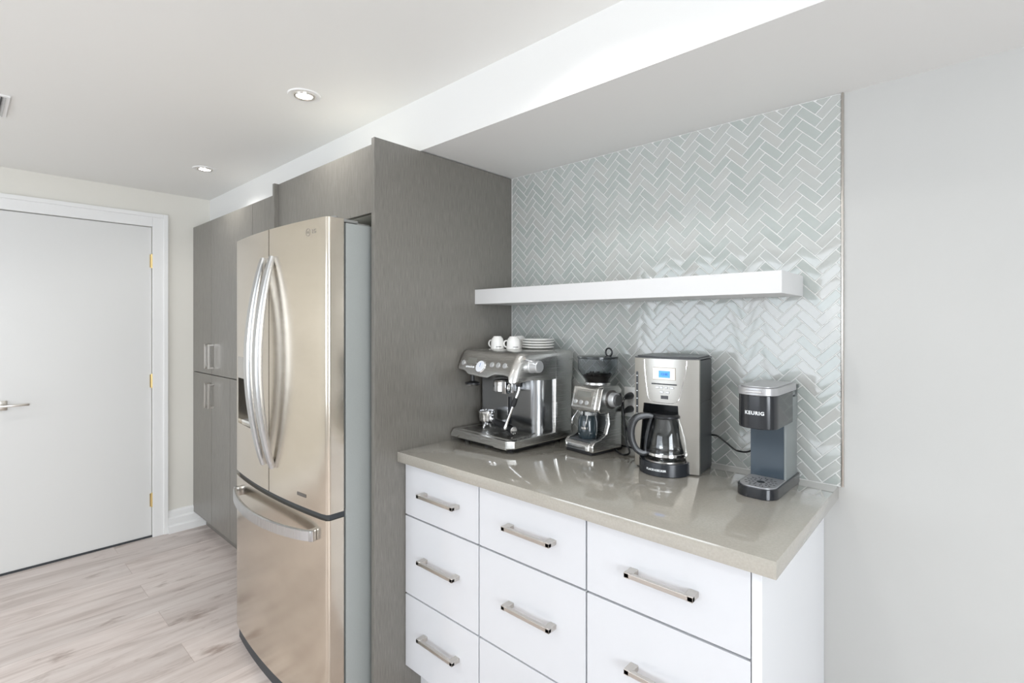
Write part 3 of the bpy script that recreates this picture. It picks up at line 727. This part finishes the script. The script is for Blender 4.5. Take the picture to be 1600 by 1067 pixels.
bm = B(); cyl(bm, (.024, .110, .200), (.034, .110, .200), .022, .020, 24); obj('dial_cap', bm, mat('dial_cap_grey', (.10, .10, .10), .3), gr)
hc = (-.066, .104, 0)
bm = B(); lathe(bm, [(.056, .249), (.050, .254), (.050, .262), (.045, .262)], hc, (0, 0, 1), 36); obj('hopper_collar', bm, GSTEEL, gr)
bm = B(); lathe(bm, [(.045, .258), (.047, .268), (.0735, .306), (.0765, .313), (.0765, .358), (.0748, .358), (.0748, .314), (.072, .308), (.045, .270), (.043, .262), (.043, .258)], hc, (0, 0, 1), 44, cap=False); obj('bean_hopper', bm, SMOKE, gr)
bm = B(); lathe(bm, [(.0, .262), (.041, .262), (.045, .273), (.056, .289), (.046, .294), (0, .296)], hc, (0, 0, 1), 30)
for k in range(60):
    a = random.uniform(0, 2 * PI); r = random.uniform(0, .052); 
    Mb = Matrix.Translation((hc[0] + r * math.cos(a), hc[1] + r * math.sin(a), .293)) @ Matrix.Rotation(random.uniform(0, 6), 4, 'Z') @ Matrix.Diagonal((.0058, .0042, .0035, 1))
    bmesh.ops.create_icosphere(bm, subdivisions=1, radius=1, matrix=Mb)
o = obj('coffee_beans', bm, BEANS, gr); o['kind'] = 'stuff'
bm = B(); lathe(bm, [(.075, .354), (.079, .357), (.079, .3615), (.076, .363), (0, .365)], hc, (0, 0, 1), 44); ld = obj('hopper_lid', bm, mat('smoky_lid', (.035, .04, .042), .15), gr)
bm = B(); ring = [(hc[0] + .048 + .0155 * math.sin(2 * PI * k / 24), hc[1] + .01 , .3785 - .0155 * math.cos(2 * PI * k / 24)) for k in range(25)]
tube(bm, ring, .0032, 8); obj('lid_ring', bm, BLACK, ld)
def cord(parent, wpts, r=.0034, name='power_cord', world=True):
    inv = Matrix.LocRotScale(parent.location, parent.rotation_euler, None).inverted()
    bm = B(); tube(bm, catmull([inv @ Vector(p) for p in wpts], 8), r, 8); return obj(name, bm, BLACK, parent)
def plug(parent, x, z):
    inv = Matrix.LocRotScale(parent.location, parent.rotation_euler, None).inverted()
    bm = B(); pts = [inv @ Vector(p) for p in ((x, -.0175, z), (x, -.030, z), (x, -.052, z - .002), (x, -.068, z - .006))]
    tube(bm, pts, .01, 14, [.0135, .0135, .010, .005]); return obj('power_plug', bm, BLACK, parent)
plug(gr, -.985, 1.118); cord(gr, [(-.985, -.066, 1.112), (-.985, -.080, 1.090), (-.975, -.085, 1.03), (-.965, -.09, .955), (-.945, -.10, .918), (-.955, -.13, .914), (-1.0, -.10, .914), (-1.028, -.075, .925)])
plug(em, -.985, 1.066); cord(em, [(-.985, -.066, 1.060), (-.982, -.076, 1.035), (-.968, -.07, .98), (-.955, -.06, .93), (-.93, -.05, .917), (-.98, -.025, .917), (-1.10, -.018, .917), (-1.20, -.022, .917), (-1.24, -.04, .925)])

# ------------------------------------------------------------------ drip coffee maker
cm = thing('coffee_maker', 'steel and black drip coffee maker with blue display', 'coffee maker', (-.860, -.215, .91), R(6))
CW = .217
def cmy(x, k=.018): u = (x - CW / 2) / (CW / 2); return -k * (1 - u * u)
bm = B(); N = 16                             # steel front with an opening for the jug, bowed like the body
zt = .372
def edgeL(z): return .018 + .016 * max(0, (z - .04)) / .165
def edgeR(z): return .182 - .026 * max(0, (z - .04)) / .165 - .010 * math.sin(PI * min(1, max(0, (z - .04) / .165)))
zs = [.004, .03, .06, .09, .12, .15, .18, .2215]
def strip(f0, f1, zs, n_=6):
    G = [[(f0(z) + (f1(z) - f0(z)) * k / n_, z) for k in range(n_ + 1)] for z in zs]
    A = [[bm.verts.new((x, cmy(x), z)) for x, z in row] for row in G]; D = [[bm.verts.new((x, cmy(x) + .012, z)) for x, z in row] for row in G]
    for i in range(len(zs) - 1):
        for k in range(n_):
            bm.faces.new([A[i][k], A[i][k + 1], A[i + 1][k + 1], A[i + 1][k]]); bm.faces.new([D[i][k], D[i + 1][k], D[i + 1][k + 1], D[i][k + 1]])
        bm.faces.new([A[i][0], A[i + 1][0], D[i + 1][0], D[i][0]]); bm.faces.new([A[i][n_], D[i][n_], D[i + 1][n_], A[i + 1][n_]])
    for i in (0, len(zs) - 1):
        for k in range(n_): bm.faces.new([A[i][k], D[i][k], D[i][k + 1], A[i][k + 1]])
strip(lambda z: 0, edgeL, zs, 2); strip(edgeR, lambda z: CW, zs, 4); strip(lambda z: 0, lambda z: CW, [.2215, .25, .30, .35, .366, zt], 16)
obj('front_panel', bm, CSTEEL, cm, smooth=30)
bm = B(); ch = .004
prism(bm, [(.002, .012), (CW - .002, .012), (CW - .002, .150), (CW - .02, .165), (.02, .165), (.002, .150)], .2325, .370, 'z')     # upper housing
prism(bm, [(.002, .105), (CW - .002, .105), (CW - .002, .150), (CW - .02, .165), (.02, .165), (.002, .150)], .0, .233, 'z')     # rear housing
prism(bm, [(CW - .012, .012), (CW - .002, .012), (CW - .002, .110), (CW - .012, .110)], 0, .234, 'z'); prism(bm, [(.002, .012), (.010, .012), (.010, .110), (.002, .110)], 0, .234, 'z')
obj('housing', bm, mat('charcoal_plastic', (.030, .034, .038), .3), cm, bevel=.003)
bm = B(); lp = [(x, cmy(x) - .001) for x in [CW * k / 14 for k in range(15)]] + [(CW, .150), (CW - .02, .166), (.02, .166), (0, .150)]
prism(bm, lp, .372, .3765, 'z'); lp2 = [(CW / 2 + (x - CW / 2) * .93, .075 + (y - .075) * .93) for x, y in lp]; prism(bm, lp2, .3765, .381, 'z'); obj('lid', bm, mat('lid_charcoal', (.09, .095, .10), .3), cm, bevel=.0015)
bm = B(); ccx, ccy = .122, -.030             # base with the warming plate
bp_ = [(.024, .06), (.024, .0)] + [(.107 + .082 * math.cos(a), -.008 + .076 * math.sin(a)) for a in [R(180 + 180 * k / 24) for k in range(25)]] + [(.189, .0), (.189, .06)]
prism(bm, bp_, 0, .043, 'z'); obj('base', bm, mat('base_charcoal', (.022, .025, .03), .25), cm, bevel=.003)
bm = B(); lathe(bm, [(.066, .043), (.066, .047), (.060, .0478), (0, .0478)], (ccx - .012, -.012, 0), (0, 0, 1), 40); obj('warming_plate', bm, CSTEEL, cm)
Mb = facing((.075, -.0835, .022), (1, .06, 0), (0, 0, 1))
bt = text('brand_lettering', 'BLACK+DECKER', .0088, INKW, cm, facing((.104, 0, .021), (1, 0, 0), (0, 0, 1)), bold=.0003, shear=.15)
for v in bt.data.vertices: v.co.y += -.0092 - .076 * math.sqrt(max(0, 1 - ((v.co.x - .107) / .082) ** 2))
fc = lambda x, z, off: facing((x, cmy(x) - off, z), (1, 0, 0), (0, 0, 1))
bm = B(); tube(bm, catmull([(.038, cmy(.038), .368), (.041, cmy(.041), .32), (.050, cmy(.05), .255), (.058, cmy(.058), .233), (.075, cmy(.075), .2285), (CW / 2, cmy(.108), .2275), (.135, cmy(.135), .2285), (.150, cmy(.15), .234), (.160, cmy(.16), .255), (.176, cmy(.176), .33), (.180, cmy(.18), .368)], 6), .0011, 6); obj('panel_trim', bm, CHROME, cm)
bm = B(); box(bm, -.038, .038, -.019, .022, -.002, .0016, M=fc(.108, .322, 0), bev=.001, seg=1); obj('display_bezel', bm, mat('bezel_champagne', (.55, .50, .44), .3, .8), cm)
bm = B(); box(bm, -.0185, .0185, -.011, .011, 0, .0008, M=fc(.110, .322, .0018)); obj('display', bm, LCDB, cm, smooth=0)
text('display_digits', '12:00', .011, DKBLUE, cm, fc(.110, .322, .0029), ext=.0001)
bm = B(); box(bm, -.042, .042, -.002, .002, 0, .001, M=fc(.108, .289, 0)); obj('dark_line', bm, BLACK, cm, smooth=0)
for x, z, ww in ((.086, .278, .012), (.100, .278, .010), (.116, .278, .010), (.134, .278, .013), (.100, .263, .012), (.120, .263, .012)):
    bm = B(); box(bm, -ww / 2, ww / 2, -.0035, .0035, 0, .0022, M=fc(x, z, 0), bev=.001, seg=1); obj('button', bm, BUTTON, cm)
bm = B(); box(bm, -.012, .012, -.0055, .0055, 0, .001, M=fc(.110, .246, .0004)); obj('brew_badge', bm, mat('badge_ink', (.05, .05, .055), .3), cm, smooth=0)
bm = B(); prism(bm, rrect(.006, .014, .165, .325, (.003,) * 4, 4), cmy(.01) - .0015, cmy(.01) + .002, 'y'); obj('water_window', bm, BLACK, cm)
bm = B()
bm.free()
for k in range(6):
    bm = B(); box(bm, .008, .012, cmy(.01) - .0022, cmy(.01) - .001, .180 + .026 * k, .183 + .026 * k)
    obj('level_mark', bm, INKW, cm, smooth=0)
# glass jug on the warming plate
cf = thing('coffee_carafe', 'clear glass coffee carafe with black handle in the coffee maker', 'carafe', (0, 0, 0), R(6))
pos = Matrix.LocRotScale(cm.location, cm.rotation_euler, None) @ Vector((ccx - .008, -.014, .0482)); cf.location = pos
bm = B(); lathe(bm, [(.048, 0), (.060, .002), (.0645, .010), (.066, .022), (.065, .045), (.060, .075), (.052, .105), (.044, .128), (.0425, .136),
                     (.0405, .136), (.042, .128), (.050, .105), (.058, .075), (.063, .045), (.064, .022), (.062, .011), (.058, .0045), (0, .0035), (0, 0)], (0, 0, 0), (0, 0, 1), 48, cap=False)
bm.faces.ensure_lookup_table(); lathe(bm, [(0, 0), (.048, 0)], (0, 0, 0), (0, 0, 1), 48, cap=False)
bmesh.ops.remove_doubles(bm, verts=bm.verts[:], dist=1e-5)
obj('glass_jug', bm, GLASS, cf, smooth=50)
bm = B(); lathe(bm, [(.0655, .014), (.0672, .015), (.0672, .023), (.0655, .024)], (0, 0, 0), (0, 0, 1), 48, cap=False); obj('steel_band', bm, CHROME, cf)
bm = B(); lathe(bm, [(.0440, .132), (.0462, .134), (.0462, .140), (.040, .146), (0, .148)], (0, 0, 0), (0, 0, 1), 40); box(bm, -.054, -.02, -.034, -.014, .134, .143, M=None, bev=.003); obj('jug_lid', bm, BLACK, cf)
ha = R(215); hd_ = Vector((math.cos(ha), math.sin(ha), 0))
bm = B(); hp = catmull([hd_ * .046 + Vector((0, 0, .136)), hd_ * .066 + Vector((0, 0, .139)), hd_ * .098 + Vector((0, 0, .130)), hd_ * .114 + Vector((0, 0, .100)), hd_ * .114 + Vector((0, 0, .062)), hd_ * .100 + Vector((0, 0, .030)), hd_ * .080 + Vector((0, 0, .016)), hd_ * .066 + Vector((0, 0, .018))], 6)
sweep(bm, hp, Vector((-hd_.y, hd_.x, 0)), lambda s: .024, lambda s: .015 + .006 * math.sin(PI * s)); 
hp = catmull([hd_ * .048 + Vector((0, 0, .136)), hd_ * .056 + Vector((0, 0, .105)), hd_ * .064 + Vector((0, 0, .07)), hd_ * .069 + Vector((0, 0, .03)), hd_ * .068 + Vector((0, 0, .014))], 5)
sweep(bm, hp, Vector((-hd_.y, hd_.x, 0)), lambda s: .018, lambda s: .006); obj('handle', bm, BLACK, cf, smooth=50)

# ------------------------------------------------------------------ pod brewer
kb = thing('pod_coffee_brewer', 'narrow black single-serve pod coffee brewer at the worktop end', 'coffee maker', (-.452, -.290, .91), R(-1))
def dplan(w2, yf, yb, rf, rb=.006, n_=10):    # plan with a rounded front
    return rrect(-w2, w2, yf, yb, (rf, rf, rb, rb), n_)
bm = B(); prism(bm, dplan(.0545, 0, .255, .040), .0, .030, 'z'); obj('base', bm, KBLACK, kb, bevel=.002)
bm = B(); prism(bm, dplan(.049, .006, .150, .036), .030, .0325, 'z'); tr = obj('drip_tray', bm, KSILVER, kb)
bm = B(); lathe(bm, [(.011, .0325), (.011, .0330), (0, .0330)], (0, .062, 0), (0, 0, 1), 24)
for rr, cnt in ((.020, 8), (.030, 12), (.039, 14)):
    for k in range(cnt):
        a = 2 * PI * (k + .5) / cnt; c = (rr * math.cos(a), .062 + rr * math.sin(a) * 1.15, .0325)
        if abs(c[0]) > .042: continue
        box(bm, -.0032, .0032, -.0014, .0014, 0, .0006, M=Matrix.Translation(c) @ Matrix.Rotation(a, 4, 'Z'))
obj('tray_holes', bm, BLACK, tr, smooth=0)
bm = B(); prism(bm, rrect(-.0495, .0495, .128, .250, (.006, .006, .01, .01), 4), .030, .262, 'z'); obj('column', bm, KSIDE, kb)
bm = B(); box(bm, -.0490, .0435, .1262, .1290, .032, .196); obj('column_front', bm, KBLUE, kb, bevel=.001)
def dnose(w2, yf, yb, dd, e=2.4, n_=18):      # plan with a bowed front
    pts = []
    for k in range(2 * n_ + 1):
        x = -math.cos(PI * k / (2 * n_)); pts.append((x * w2, yf + dd * (1 - (1 - abs(x) ** e) ** (1 / e))))
    return pts + [(w2, yb), (-w2, yb)]
bm = B(); prism(bm, dnose(.0525, .004, .185, .046), .194, .288, 'z'); obj('brew_head', bm, KBLACK, kb, bevel=.002, smooth=28)
bm = B(); cyl(bm, (0, .06, .186), (0, .06, .1945), .018, .026, 24); obj('brew_spout', bm, BLACK, kb)
bm = B(); box(bm, -.050, .050, .185, .250, .194, .268, bev=.004); obj('water_tank', bm, KSIDE, kb)
bm = B(); box(bm, -.048, .050, .217, .249, .268, .291, bev=.002); obj('tank_neck', bm, SMOKE, kb)
bm = B(); prism(bm, dnose(.0540, 0.0, .215, .048), .288, .309, 'z'); prism(bm, dnose(.047, 0.010, .205, .040), .309, .313, 'z'); obj('lid', bm, KSILVER, kb, bevel=.0015, smooth=28)
bm = B(); box(bm, -.022, .024, -.008, .004, .2955, .3025, bev=.003); obj('lid_handle', bm, mat('bright_silver', (.62, .62, .63), .25, .6), kb)
bm = B(); box(bm, -.050, .053, .217, .252, .291, .303, bev=.002); obj('tank_lid', bm, mat('tank_lid_dark', (.05, .065, .065), .2), kb)
kt = text('brand_lettering', 'KEURIG', .0135, INKW, kb, facing((.0005, .0034, .238), (1, 0, 0), (0, 0, 1)), bold=.0004, spacing=1.15)
for v in kt.data.vertices: v.co.y += .046 * (1 - (1 - (abs(v.co.x) / .054) ** 2.4) ** (1 / 2.4))
cord(kb, [(-.502, -.085, 1.004), (-.522, -.060, .992), (-.548, -.042, .977), (-.572, -.032, .973), (-.590, -.030, .976), (-.617, -.030, .994), (-.645, -.030, 1.012), (-.667, -.028, 1.013), (-.72, -.018, 1.0), (-.80, -.02, .95), (-.86, -.03, .916)], .0028)
cord(cm, [(-.70, -.05, .93), (-.75, -.022, .916), (-.83, -.03, .9135), (-.90, -.08, .9135), (-.915, -.11, .9135), (-.93, -.07, .9135)], .003)

# ------------------------------------------------------------------ lift everything so that the floor stands at z = 0
for o in list(C.objects):
    if o.parent is None and o.type in ('MESH', 'EMPTY'):
        o.location.z += LIFT
